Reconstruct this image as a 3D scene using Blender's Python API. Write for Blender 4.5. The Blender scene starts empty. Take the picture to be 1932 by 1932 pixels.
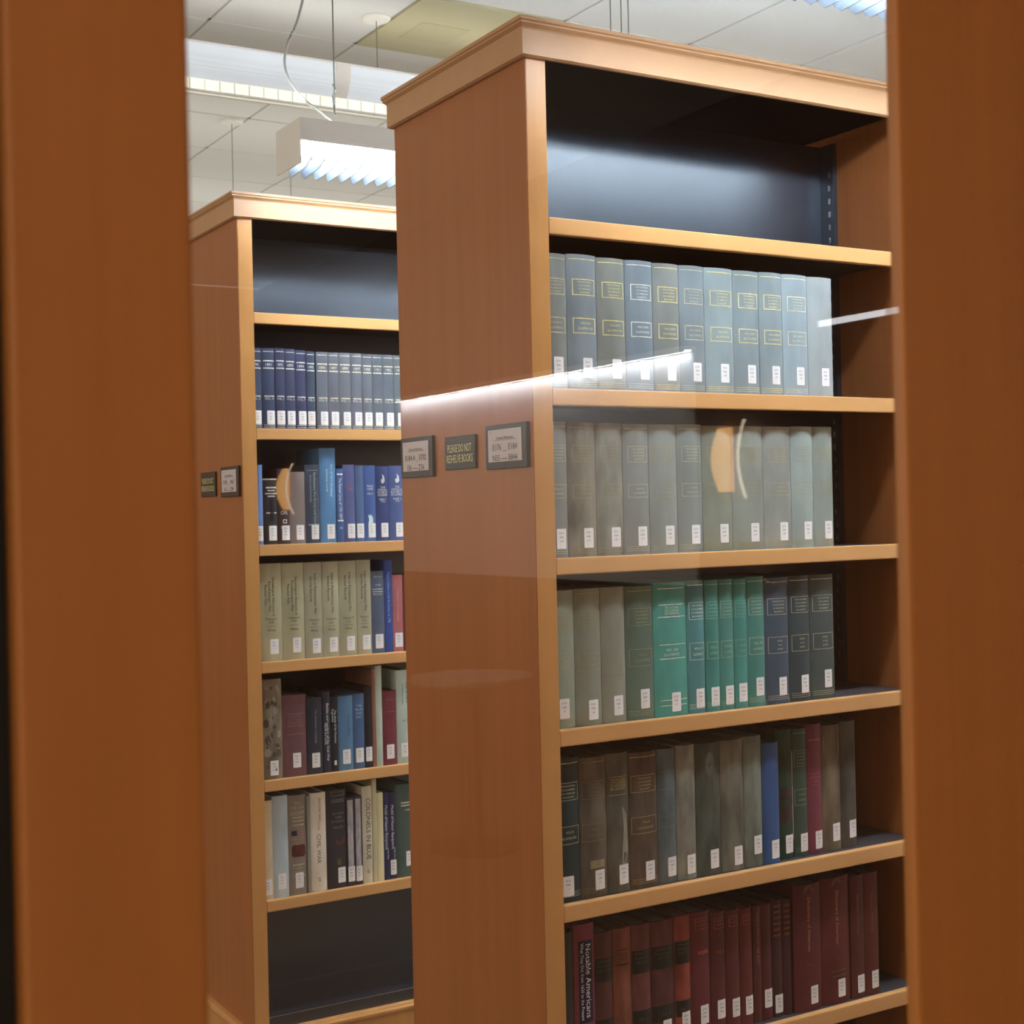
import bpy, math, random
from mathutils import Vector, Matrix
R = math.radians
S = bpy.context.scene
C = S.collection
random.seed(7)

# ------------------------------------------------------------------ camera
cam_d = bpy.data.cameras.new('camera'); cam = bpy.data.objects.new('camera', cam_d); C.objects.link(cam)
CAM = Vector((-1.3187, -2.1310, 1.3777))
yaw, pitch, roll = R(30.832), R(0.008), R(-1.278)
fw = Vector((math.sin(yaw)*math.cos(pitch), math.cos(yaw)*math.cos(pitch), math.sin(pitch)))
r0 = Vector((math.cos(yaw), -math.sin(yaw), 0)); u0 = r0.cross(fw)
rr = r0*math.cos(roll)+u0*math.sin(roll); uu = -r0*math.sin(roll)+u0*math.cos(roll)
cam.matrix_world = Matrix(((rr.x, uu.x, -fw.x, CAM.x), (rr.y, uu.y, -fw.y, CAM.y), (rr.z, uu.z, -fw.z, CAM.z), (0, 0, 0, 1)))
cam_d.sensor_width = 36; cam_d.lens = 36*2697.98/1932
cam_d.clip_start = 0.02; cam_d.clip_end = 60
cam_d.dof.use_dof = True; cam_d.dof.focus_distance = 2.75; cam_d.dof.aperture_fstop = cam_d.lens/5.0
S.camera = cam
# ------------------------------------------------------------------ colour, world
S.view_settings.view_transform = 'Standard'; S.view_settings.look = 'None'
S.view_settings.exposure = 0.2; S.view_settings.gamma = 1.0
try: S.view_settings.use_curve_mapping = False
except Exception: pass
w = bpy.data.worlds.new('world'); S.world = w; w.use_nodes = True
w.node_tree.nodes['Background'].inputs[0].default_value = (1.0, 0.86, 0.70, 1)
w.node_tree.nodes['Background'].inputs[1].default_value = 1.8
S.cycles.max_bounces = 8; S.cycles.transparent_max_bounces = 12
S.cycles.use_denoising = True
S.cycles.sample_clamp_indirect = 60.0

FLOOR = -0.10; CEIL = 3.278
TUBE_POWER = 84.0

def area(name, loc, size, rot, power, col):
    l = bpy.data.lights.new(name, 'AREA'); l.shape = 'RECTANGLE'; l.size, l.size_y = size
    l.energy = power; l.color = col
    o = bpy.data.objects.new(name, l); o.location = loc; o.rotation_euler = rot; C.objects.link(o)
    return o
# uplight of the pendant rows onto the ceiling (open pendant tops; rearmost rows added to brighten the far ceiling)
area('pendant_fill_uplight', (1.2, 2.80, 3.05), (4.0, .12), (R(180), 0, 0), 3, (1, .97, .88))
for y_, p_ in ((-.40, 44), (1.20, 24), (4.40, 24), (6.0, 24), (7.6, 24)):
    area('pendant_fill_uplight', (1.7, y_, 2.42), (5.0, .14), (R(180), 0, 0), p_*.56, (.78, .90, 1) if y_ < 2 else (1, .97, .90))

area('door_fill_light', (-2.6, -5.0, 3.2), (1.2, 1.2), (R(-35), 0, R(-20)), 880, (1, .80, .58))  # unseen lamp added to brighten the door stiles

# ------------------------------------------------------------------ materials
def lin(c):
    return tuple(((v/255)/12.92 if v/255 <= .04045 else ((v/255+.055)/1.055)**2.4) for v in c)
def L4(c, k=1.0): return tuple(min(1, v*k) for v in lin(c))+(1,)
def mat(name):
    m = bpy.data.materials.new(name); m.use_nodes = True
    nt = m.node_tree; b = nt.nodes['Principled BSDF']
    return m, nt, b
def N(nt, t, **k):
    n = nt.nodes.new(t)
    for a, v in k.items(): setattr(n, a, v)
    return n
def flat(name, c, rough=.5, metal=0, emit=None, es=0, spec=.5, noise=0, scale=40):
    m, nt, b = mat(name)
    b.inputs['Base Color'].default_value = tuple(c)+((1,) if len(c) == 3 else ())
    b.inputs['Roughness'].default_value = rough; b.inputs['Metallic'].default_value = metal
    b.inputs['Specular IOR Level'].default_value = spec
    if emit:
        b.inputs['Emission Color'].default_value = tuple(emit)+(1,); b.inputs['Emission Strength'].default_value = es
    if noise:
        tc = N(nt, 'ShaderNodeTexCoord'); nz = N(nt, 'ShaderNodeTexNoise'); nz.inputs['Scale'].default_value = scale
        hs = N(nt, 'ShaderNodeMix', data_type='RGBA', blend_type='MULTIPLY'); hs.inputs[0].default_value = noise
        rp = N(nt, 'ShaderNodeValToRGB'); rp.color_ramp.elements[0].position = .3; rp.color_ramp.elements[0].color = (.45, .45, .45, 1)
        rp.color_ramp.elements[1].position = .7; rp.color_ramp.elements[1].color = (1.25, 1.25, 1.25, 1)
        nt.links.new(tc.outputs['Object'], nz.inputs['Vector']); nt.links.new(nz.outputs['Fac'], rp.inputs[0])
        hs.inputs[6].default_value = b.inputs['Base Color'].default_value
        nt.links.new(rp.outputs[0], hs.inputs[7]); nt.links.new(hs.outputs[2], b.inputs['Base Color'])
    return m
def wood(name, c, axis, rough=.38, contrast=.18, spec=.5, coat=0.0):
    m, nt, b = mat(name)
    tc = N(nt, 'ShaderNodeTexCoord'); mp = N(nt, 'ShaderNodeMapping')
    sc = [26, 26, 26]; sc[axis] = 1.1; mp.inputs['Scale'].default_value = sc
    n1 = N(nt, 'ShaderNodeTexNoise'); n1.inputs['Scale'].default_value = 1.0; n1.inputs['Detail'].default_value = 5
    mp2 = N(nt, 'ShaderNodeMapping'); s2 = [220, 220, 220]; s2[axis] = 5; mp2.inputs['Scale'].default_value = s2
    n2 = N(nt, 'ShaderNodeTexNoise'); n2.inputs['Scale'].default_value = 1.0; n2.inputs['Detail'].default_value = 3
    ad = N(nt, 'ShaderNodeMix', data_type='FLOAT'); ad.inputs[0].default_value = .3
    rp = N(nt, 'ShaderNodeValToRGB'); rp.color_ramp.elements[0].position = .25; rp.color_ramp.elements[1].position = .75
    k = contrast
    rp.color_ramp.elements[0].color = tuple(v*(1-k*(1+.3*i)) for i, v in enumerate(c))+(1,)
    rp.color_ramp.elements[1].color = tuple(min(1, v*(1+k)) for v in c)+(1,)
    nt.links.new(tc.outputs['Object'], mp.inputs[0]); nt.links.new(tc.outputs['Object'], mp2.inputs[0])
    nt.links.new(mp.outputs[0], n1.inputs['Vector']); nt.links.new(mp2.outputs[0], n2.inputs['Vector'])
    nt.links.new(n1.outputs['Fac'], ad.inputs[2]); nt.links.new(n2.outputs['Fac'], ad.inputs[3])
    nt.links.new(ad.outputs[0], rp.inputs[0]); nt.links.new(rp.outputs[0], b.inputs['Base Color'])
    b.inputs['Roughness'].default_value = rough; b.inputs['Specular IOR Level'].default_value = spec
    b.inputs['Coat Weight'].default_value = coat; b.inputs['Coat Roughness'].default_value = .25
    return m
CHERRY = (.40, .155, .045)
M = {}
M['panel'] = wood('cherry_veneer_vertical', (.42, .150, .044), 2, .38, .12, spec=.32)
M['stile'] = wood('cherry_solid_vertical', (.70, .35, .115), 2, .36, .07)
M['rail'] = wood('cherry_solid_along', (.78, .42, .16), 0, .40, .06)
M['crown'] = wood('cherry_crown_darkened', (.56, .31, .145), 0, .42, .06)  # shelf edge wood, darkened to offset the strong light of the close lamp
M['railY'] = wood('cherry_solid_across', (.56, .26, .095), 1, .40, .06)
M['door'] = wood('stained_door_wood', (.42, .16, .034), 2, .45, .10)
M['doordark'] = flat('flat_black', (.004, .004, .004), .8)
M['steel'] = flat('black_enamelled_steel', (.020, .027, .042), .31, 0, spec=1.0, noise=.3, scale=300)
M['steel'].node_tree.nodes['Principled BSDF'].inputs['Coat Weight'].default_value = 1.0
M['steel'].node_tree.nodes['Principled BSDF'].inputs['Coat Roughness'].default_value = .30
M['steel'].node_tree.nodes['Principled BSDF'].inputs['Coat Tint'].default_value = (.8, .9, 1, 1)
M['matteblack'] = flat('matt_black_board', (.006, .007, .010), .9, spec=.05)
M['shelfsteel'] = flat('dark_shelf_surface', (.055, .050, .055), .5)
M['silver'] = flat('bright_steel', (.6, .6, .62), .25, 1)
M['white'] = flat('white_enamel', (.84, .82, .78), .45)
M['louver'] = flat('louver_blade_white', (.15, .18, .22), .5)
M['canopy'] = flat('canopy_white', (.72, .71, .66), .5)
M['tile'] = flat('ceiling_tile', (.66, .67, .65), .9, spec=.1, noise=.12, scale=260)
M['tbar'] = flat('ceiling_grid_metal', (.50, .50, .48), .6)
M['tan'] = flat('olive_ceiling_panel', (.46, .43, .28), .85, spec=.1)
M['tan2'] = flat('olive_ceiling_panel_patch', (.42, .39, .25), .85, spec=.1)
M['tube'] = flat('fluorescent_tube', (.9, .9, .9), .4, emit=(.80, .90, 1.0), es=TUBE_POWER)
M['warmlens'] = flat('glowing_louver_strip', (.85, .83, .72), .5, emit=(1, .97, .80), es=.55)
M['floor'] = flat('carpet', (.16, .12, .09), .95, spec=.1, noise=.5, scale=500)
M['wallbrown'] = flat('brown_wall', (.20, .12, .08), .8)
M['tabletop'] = flat('pale_table_laminate', (.30, .26, .22), .6)
M['whiteboard'] = flat('white_board', (.85, .86, .88), .5)
M['barlight'] = flat('wall_light_lens', (.9, .9, .9), .4, emit=(.95, .98, 1.0), es=62)
M['barlight2'] = flat('dim_wall_light_lens', (.9, .9, .9), .4, emit=(.95, .96, 1.0), es=6)
M['amber'] = flat('amber_glass_shade', (.9, .45, .12), .4, emit=(1.0, .50, .14), es=4.0)
M['arc'] = flat('metal_arc_glint', (.8, .75, .6), .3, emit=(1, .88, .62), es=4.5)  # metal arc; the lamp's glint on it is painted as emission
M['blackplastic'] = flat('black_sign_plastic', (.030, .032, .034), .45)
M['darkbrass'] = flat('dark_plaque', (.045, .030, .020), .4)
M['card'] = flat('sign_card', (.66, .60, .64), .6)
M['inkdark'] = flat('dark_ink', (.05, .04, .06), .7)
M['goldink'] = flat('engraved_gold_letters', (.85, .82, .42), .5)
M['cable'] = flat('grey_cable', (.10, .10, .09), .5)
M['cordwhite'] = flat('pale_power_cord', (.22, .21, .19), .5)
M['pages'] = flat('page_block', (.30, .27, .21), .9, noise=.5, scale=400)
M['label'] = flat('paper_label', (.92, .91, .92), .6)
M['labelink'] = flat('label_ink', (.14, .13, .14), .8)
def objinfo(name, rough, noise, sc, metal=0, spec=.4):
    m, nt, b = mat(name)
    oi = N(nt, 'ShaderNodeObjectInfo'); tc = N(nt, 'ShaderNodeTexCoord')
    mp = N(nt, 'ShaderNodeMapping'); mp.inputs['Scale'].default_value = (1, 1, .35)
    nz = N(nt, 'ShaderNodeTexNoise'); nz.noise_dimensions = '4D'; nz.inputs['Scale'].default_value = sc; nz.inputs['Detail'].default_value = 6
    rp = N(nt, 'ShaderNodeValToRGB')
    rp.color_ramp.elements[0].position = .32; rp.color_ramp.elements[1].position = .68
    rp.color_ramp.elements[0].color = (1-noise,)*3+(1,); rp.color_ramp.elements[1].color = (1+noise*.7,)*3+(1,)
    mx = N(nt, 'ShaderNodeMix', data_type='RGBA', blend_type='MULTIPLY'); mx.inputs[0].default_value = 1
    wn = N(nt, 'ShaderNodeTexNoise'); wn.inputs['Scale'].default_value = 1400; wn.inputs['Detail'].default_value = 1
    bp = N(nt, 'ShaderNodeBump'); bp.inputs['Strength'].default_value = .15; bp.inputs['Distance'].default_value = .0004
    mu = N(nt, 'ShaderNodeMath', operation='MULTIPLY'); mu.inputs[1].default_value = 40
    nt.links.new(oi.outputs['Random'], mu.inputs[0]); nt.links.new(mu.outputs[0], nz.inputs['W'])
    nt.links.new(tc.outputs['Object'], mp.inputs[0]); nt.links.new(mp.outputs[0], nz.inputs['Vector'])
    nt.links.new(nz.outputs['Fac'], rp.inputs[0])
    nt.links.new(oi.outputs['Color'], mx.inputs[6]); nt.links.new(rp.outputs[0], mx.inputs[7])
    nt.links.new(mx.outputs[2], b.inputs['Base Color'])
    nt.links.new(tc.outputs['Object'], wn.inputs['Vector']); nt.links.new(wn.outputs['Fac'], bp.inputs['Height']); nt.links.new(bp.outputs[0], b.inputs['Normal'])
    b.inputs['Roughness'].default_value = rough; b.inputs['Metallic'].default_value = metal; b.inputs['Specular IOR Level'].default_value = spec
    return m
M['cloth'] = objinfo('book_cloth', .62, .16, 24, spec=.3)
M['worn'] = objinfo('worn_book_cloth', .72, .42, 34, spec=.2)
M['foil'] = objinfo('spine_foil', .5, .30, 90)
# perforated sheet: fine dots on a pale metal
m, nt, b = mat('perforated_white_metal')
tc = N(nt, 'ShaderNodeTexCoord'); vo = N(nt, 'ShaderNodeTexVoronoi'); vo.inputs['Scale'].default_value = 170; vo.inputs['Randomness'].default_value = 0
rp = N(nt, 'ShaderNodeValToRGB'); rp.color_ramp.elements[0].position = .30; rp.color_ramp.elements[0].color = (.58, .64, .70, 1)
rp.color_ramp.elements[1].position = .36; rp.color_ramp.elements[1].color = (.74, .79, .84, 1)
nt.links.new(tc.outputs['Object'], vo.inputs['Vector']); nt.links.new(vo.outputs['Distance'], rp.inputs[0]); nt.links.new(rp.outputs[0], b.inputs['Base Color'])
b.inputs['Roughness'].default_value = .5
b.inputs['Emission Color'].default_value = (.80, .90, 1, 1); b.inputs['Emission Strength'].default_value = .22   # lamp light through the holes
M['perf'] = m
# window glass: Fresnel share of mirror, the rest clear
m = bpy.data.materials.new('window_glass'); m.use_nodes = True; nt = m.node_tree; nt.nodes.clear()
out = N(nt, 'ShaderNodeOutputMaterial'); tr = N(nt, 'ShaderNodeBsdfTransparent'); gl = N(nt, 'ShaderNodeBsdfGlossy')
gl.inputs['Roughness'].default_value = 0.0; tr.inputs[0].default_value = (.985, .99, .985, 1)
fr = N(nt, 'ShaderNodeFresnel'); mx = N(nt, 'ShaderNodeMixShader')
ge = N(nt, 'ShaderNodeNewGeometry'); mr = N(nt, 'ShaderNodeMapRange'); mr.inputs['To Min'].default_value = 1.52; mr.inputs['To Max'].default_value = 1/1.52
nt.links.new(ge.outputs['Backfacing'], mr.inputs['Value']); nt.links.new(mr.outputs['Result'], fr.inputs['IOR'])   # both faces of the clear pane mirror alike
nt.links.new(fr.outputs[0], mx.inputs[0]); nt.links.new(tr.outputs[0], mx.inputs[1]); nt.links.new(gl.outputs[0], mx.inputs[2]); nt.links.new(mx.outputs[0], out.inputs[0])
M['glass'] = m

# ------------------------------------------------------------------ mesh helpers
class MB:
    def __init__(s): s.v = []; s.f = []
    def box(s, x0, x1, y0, y1, z0, z1, bev=0):
        if bev:
            return s.bbox(x0, x1, y0, y1, z0, z1, bev)
        n = len(s.v)
        s.v += [(x, y, z) for x in (x0, x1) for y in (y0, y1) for z in (z0, z1)]
        for q in ((0, 1, 3, 2), (4, 6, 7, 5), (0, 4, 5, 1), (2, 3, 7, 6), (0, 2, 6, 4), (1, 5, 7, 3)): s.f.append(tuple(n+i for i in q))
        return s
    def bbox(s, x0, x1, y0, y1, z0, z1, b):
        # box with chamfered edges
        import bmesh
        bm = bmesh.new(); bmesh.ops.create_cube(bm, size=1)
        for v in bm.verts:
            v.co = ((x0+x1)/2+v.co.x*(x1-x0), (y0+y1)/2+v.co.y*(y1-y0), (z0+z1)/2+v.co.z*(z1-z0))
        bmesh.ops.bevel(bm, geom=bm.edges[:], offset=b, segments=2, affect='EDGES', profile=.6)
        n = len(s.v); bm.verts.index_update()
        s.v += [tuple(v.co) for v in bm.verts]; s.f += [tuple(n+v.index for v in f.verts) for f in bm.faces]
        bm.free(); return s
    def prism(s, poly, axis, a0, a1, caps=True):
        # poly: list of 2-tuples in the plane normal to axis
        n = len(s.v); k = len(poly)
        def pt(p, a):
            return (a, p[0], p[1]) if axis == 0 else ((p[0], a, p[1]) if axis == 1 else (p[0], p[1], a))
        s.v += [pt(p, a0) for p in poly]+[pt(p, a1) for p in poly]
        for i in range(k): s.f.append((n+i, n+(i+1) % k, n+k+(i+1) % k, n+k+i))
        if caps: s.f.append(tuple(n+i for i in range(k))[::-1]); s.f.append(tuple(n+k+i for i in range(k)))
        return s
    def tube(s, pts, r, n=8):
        pts = [Vector(p) for p in pts]; base = len(s.v)
        for i, p in enumerate(pts):
            t = (pts[min(i+1, len(pts)-1)]-pts[max(i-1, 0)]).normalized()
            a = t.cross(Vector((0, 0, 1)) if abs(t.z) < .9 else Vector((1, 0, 0))).normalized(); b = t.cross(a)
            for j in range(n):
                th = 2*math.pi*j/n; s.v.append(tuple(p+a*r*math.cos(th)+b*r*math.sin(th)))
        for i in range(len(pts)-1):
            for j in range(n): s.f.append((base+i*n+j, base+i*n+(j+1) % n, base+(i+1)*n+(j+1) % n, base+(i+1)*n+j))
        s.f.append(tuple(base+j for j in range(n))[::-1]); s.f.append(tuple(base+(len(pts)-1)*n+j for j in range(n)))
        return s
    def lathe(s, prof, c, n=40):
        base = len(s.v)
        for (r, z) in prof:
            for j in range(n):
                th = 2*math.pi*j/n; s.v.append((c[0]+r*math.cos(th), c[1]+r*math.sin(th), c[2]+z))
        for i in range(len(prof)-1):
            for j in range(n): s.f.append((base+i*n+j, base+i*n+(j+1) % n, base+(i+1)*n+(j+1) % n, base+(i+1)*n+j))
        s.f.append(tuple(base+j for j in range(n))); s.f.append(tuple(base+(len(prof)-1)*n+j for j in range(n)))
        return s
    def mesh(s, name, m, smooth=False):
        me = bpy.data.meshes.new(name); me.from_pydata(s.v, [], s.f); me.update()
        import bmesh
        bm = bmesh.new(); bm.from_mesh(me); bmesh.ops.recalc_face_normals(bm, faces=bm.faces[:]); bm.to_mesh(me); bm.free()
        me.materials.append(m)
        if smooth:
            for p in me.polygons: p.use_smooth = True
            try: me.set_sharp_from_angle(angle=R(35))
            except Exception: pass
        return me
    def build(s, name, m, parent=None, smooth=False, loc=None, col=None):
        o = bpy.data.objects.new(name, s.mesh(name, m, smooth)); C.objects.link(o)
        if parent is not None: o.parent = parent
        if loc is not None: o.location = loc
        if col is not None: o.color = tuple(col[:3])+(1,)
        return o
def tag(o, label=None, cat=None, group=None, kind=None):
    if label: o['label'] = label
    if cat: o['category'] = cat
    if group: o['group'] = group
    if kind: o['kind'] = kind
    return o
def empty(name, loc=(0, 0, 0)):
    o = bpy.data.objects.new(name, None); o.location = loc; C.objects.link(o); o.empty_display_size = .05
    return o
# flat glyph triangles of a string, height of capitals = 1, centred
_gl = {}
def glyphs(t):
    if t in _gl: return _gl[t]
    c = bpy.data.curves.new('t', 'FONT'); c.body = t; c.size = 1; c.resolution_u = 2; c.align_x = 'CENTER'
    o = bpy.data.objects.new('t', c); me = o.to_mesh()
    vs = [(v.co.x, v.co.y) for v in me.vertices]; fs = [tuple(p.vertices) for p in me.polygons]
    o.to_mesh_clear(); bpy.data.objects.remove(o); bpy.data.curves.remove(c)
    if vs:
        x0 = min(v[0] for v in vs); x1 = max(v[0] for v in vs)
    else: x0 = x1 = 0
    cx = (x0+x1)/2; h = .70
    vs = [((x-cx)/h, y/h-.5) for x, y in vs]
    _gl[t] = (vs, fs, (x1-x0)/h)
    return _gl[t]
def put_text(mb, t, fn, h, maxw=None, squash=None):
    """fn maps local (x, y) metres on the face to 3D"""
    vs, fs, wd = glyphs(t)
    sx = h
    if maxw and wd*h > maxw: sx = maxw/wd
    if squash: sx *= squash
    n = len(mb.v); mb.v += [fn(x*sx, y*h) for x, y in vs]; mb.f += [tuple(n+i for i in f) for f in fs]

# ------------------------------------------------------------------ structure: floor, ceiling, walls
mb = MB().box(-5, 7, -12, 9.5, FLOOR-.05, FLOOR); tag(mb.build('floor', M['floor']), kind='structure')
mb = MB()
mb.box(-5, 7, -12, 9.5, CEIL+.008, CEIL+.06)
ix0, iy0 = .518, 1.895
for i in range(-6, 9):
    for j in range(-8, 12):
        x, y = ix0+i*.61, iy0+j*.61
        if i == 1 and j == 1: continue
        g = .006
        mb.box(x+g, x+.61-g, y+g, y+.61-g, CEIL, CEIL+.02)
tag(mb.build('ceiling', M['tile']), kind='structure')
mb = MB()
for i in range(-6, 10): x = ix0+i*.61; mb.box(x-.012, x+.012, -3, 9.2, CEIL+.004, CEIL+.0079)
for j in range(-8, 13): y = iy0+j*.61; mb.box(-3.2, 6, y-.012, y+.012, CEIL+.004, CEIL+.0078)
tag(mb.build('trim_1', M['tbar']), kind='structure')
mb = MB().box(-5, 7, 9.5, 9.6, FLOOR, CEIL); tag(mb.build('wall_back', M['wallbrown']), kind='structure')
mb = MB().box(3.0, 3.1, -12, -1.6, FLOOR, CEIL); tag(mb.build('wall_right', M['wallbrown']), kind='structure')
mb = MB().box(-5.1, -5, -12, 9.5, FLOOR, 1.15); tag(mb.build('wall_left_blocker', M['wallbrown']), kind='structure')   # low unseen wall, added to cut the world light from below
mb = MB().box(-5, 7, -12.1, -12, FLOOR, CEIL); tag(mb.build('wall_front', M['wallbrown']), kind='structure')
YW = CAM.y+.70      # partition round the glazed door; unseen, added to block world light in front
mb = MB().box(-2.6, CAM.x-.35, YW-.05, YW+.06, FLOOR, CEIL).box(CAM.x+1.29, 3.0, YW-.05, YW+.06, FLOOR, CEIL).box(CAM.x-.35, CAM.x+1.29, YW-.05, YW+.06, FLOOR+2.52, CEIL)
tag(mb.build('wall_partition_blocker', M['wallbrown']), kind='structure')
# square olive ceiling panel with a paler inner plate
t = empty('ceiling_panel', (ix0+.61*1.5, iy0+.61*1.5, CEIL))
MB().box(-.301, .301, -.301, .301, -.006, .008).build('panel_board', M['tan'], t)
MB().box(-.19, .02, -.06, .14, -.0075, -.006).build('inner_plate', M['tan2'], t)
tag(t, 'olive tan square panel set into the white ceiling above the near bookcase corner', 'ceiling panel')

# ------------------------------------------------------------------ glazed door in front of the camera
YG = CAM.y+.70
d = empty('door_1', (CAM.x+.33, YG, FLOOR)); tag(d, 'wood framed glazed door through which the bookcases are seen', None, kind='structure')
H = 2.5
def loc_mb(): return MB()
xl0, xl1, xr0 = .1400-.33, .2280-.33, .7265-.33
mb = MB().bbox(xl0, xl1, -.018, .022, 0, H, .003); mb.build('stile', M['door'], d)
mb = MB().bbox(xr0, xr0+.56, -.006, .006, 0, H, .003); mb.build('stile', M['door'], d)
MB().box(xl0-.47, xl0-.041, -.018, .022, 0, H).build('jamb', M['door'], d)
mb = MB().box(xl0-.0405, xl0-.001, -.004, .018, 0, H); g = mb.build('dark_gap_strip', M['doordark'], d); g['label'] = 'stand-in strip for the dark gap beside the left stile'  # black strip stands in for the dark gap left of the stile
mb = MB().box(xl1-.004, xr0+.004, -.003, .003, .25, H-.25)
mb.build('pane', M['glass'], d)
mb = MB().box(xl1, xr0, -.018, .022, 0, .25).box(xl1, xr0, -.018, .022, H-.25, H); mb.build('rail', M['door'], d)

# ------------------------------------------------------------------ bookcases
D = .518; PT = .022; SW = .042
def bookcase(y0, tops, bot, xr, label, x0=0.0):
    t = empty('bookcase', (x0, y0, FLOOR)); f = FLOOR
    Z = lambda z: z-f
    zc0, zc1 = 2.174, 2.241
    def B(name, m, *bx, bev=0, parent=None):
        mb = MB()
        for b_ in bx:
            b_ = list(b_); b_[4] = Z(b_[4]); b_[5] = Z(b_[5])
            mb.box(*b_, bev=bev)
        return mb.build(name, m, parent or t)
    B('end_panel', M['panel'], (0, .0012, .0006, D-.0006, f, zc0+.02), (.0012, PT, .0195, D-.0195, f, zc0+.02))
    B('stile', M['stile'], (.0013, SW, 0, .019, f, zc0+.02), bev=.0012)
    B('stile', M['stile'], (.0013, SW, D-.019, D, f, zc0+.02), bev=.0012)
    B('divider_panel', M['panel'], (xr, xr+.030, .0195, D-.0195, f, zc0+.02))
    B('stile', M['stile'], (xr, xr+.030, 0, .019, f, zc0+.02), bev=.0012)
    B('back_panel', M['steel'], (PT, xr, .245, .262, bot, zc0))
    # slotted uprights at both ends of the back
    up = B('upright', M['steel'], (PT, PT+.012, .205, .2448, bot, zc0))
    up = B('upright', M['steel'], (xr-.012, xr, .205, .2448, bot, zc0))
    mb = MB()
    z = Z(2.10)
    while z > Z(bot)+.05:
        mb.box(xr-.0128, xr-.0119, .214, .220, z, z+.012); z -= .0286
    mb.build('slots', M['silver'], up)
    # crown: fascia, cove and cap running round the top
    ox = .011; prof = [(ox-.005, 0), (ox, .003), (ox, .047), (ox+.001, .050), (ox+.005, .054), (ox+.0065, .0555), (ox+.0065, .0585), (ox+.009, .061), (ox+.009, .067)]
    mb = MB(); rings = []
    xe = xr+.030
    for (o_, z_) in prof:
        n = len(mb.v); mb.v += [(-o_, -o_, Z(zc0)+z_), (xe+.0, -o_, Z(zc0)+z_), (xe+.0, D+o_, Z(zc0)+z_), (-o_, D+o_, Z(zc0)+z_)]; rings.append(n)
    for a, b_ in zip(rings, rings[1:]):
        for i in range(4): mb.f.append((a+i, a+(i+1) % 4, b_+(i+1) % 4, b_+i))
    mb.f.append(tuple(rings[-1]+i for i in range(4)))
    n = len(mb.v); mb.v += [(-.001, -.001, Z(zc0)), (xe, -.001, Z(zc0)), (xe, D+.001, Z(zc0)), (-.001, D+.001, Z(zc0))]
    a = rings[0]
    for i in range(4): mb.f.append((a+i, a+(i+1) % 4, n+(i+1) % 4, n+i))
    mb.build('crown', M['crown'], t)
    B('top_board', M['matteblack'], (PT+.001, xr-.001, .020, D-.020, zc0+.021, zc0+.030))
    # plinth with a stepped base moulding
    bm_ = MB(); bm_.box(.004, xe, .004, D-.004, 0, Z(.010)); 
    bp = bm_.build('plinth', M['panel'], t)
    mb = MB(); rings = []
    for (o_, z_) in [(.012, -.090), (.012, -.012), (.020, -.008), (.022, -.002), (.022, .003), (.015, .006), (.013, .010), (.004, .012)]:
        n = len(mb.v); mb.v += [(-o_, -o_, Z(z_)), (xe, -o_, Z(z_)), (xe, D+o_, Z(z_)), (-o_, D+o_, Z(z_))]; rings.append(n)
    for a, b_ in zip(rings, rings[1:]):
        for i in (0, 2, 3): mb.f.append((a+i, a+(i+1) % 4, b_+(i+1) % 4, b_+i))
    n = len(mb.v); mb.v += [(.003, .003, Z(.012)), (xe, .003, Z(.012)), (xe, D-.003, Z(.012)), (.003, D-.003, Z(.012))]; a = rings[-1]
    for i in (0, 2, 3): mb.f.append((a+i, a+(i+1) % 4, n+(i+1) % 4, n+i))
    mb.build('base_moulding', M['stile'], t)
    for z in tops:
        s = B('shelf', M['shelfsteel'], (SW*.55, xr-.001, .017, .244, z-.016, z-.0022))
        B('shelf_edge', M['rail'], (SW+.0005, xr-.0005, 0, .0168, z-.030, z), bev=.0022, parent=s)
    s = B('bottom_shelf', M['steel'], (SW*.55, xr, .006, .244, bot-.034, bot))
    B('edge_strip', M['silver'], (SW+.001, xr, .003, .0055, bot-.003, bot), parent=s)
    # one small slotted hanger screw high on the back
    sc = MB().lathe([(.003, 0), (.003, .002)], (0, 0, 0), 12)
    o = sc.build('screw', M['silver'], t); o.rotation_euler = (R(90), 0, 0); o.location = (.10, .2445, Z(2.135))
    tag(t, label, 'bookcase', 'double-sided wooden library bookcases')
    return t
A_T = [1.8988, 1.5956, 1.2945, .9899, .6788, .3723]
B_T = [1.9266, 1.6166, 1.3052, .9917, .6753, .3547]
YB = 1.4885
A_ = bookcase(0, A_T, .045, .930, 'tall cherry wood bookcase in front, with three signs on its end panel')
B_ = bookcase(YB, B_T, .045, .930, 'tall cherry wood bookcase behind, partly hidden by the near bookcase', .012)

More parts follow.
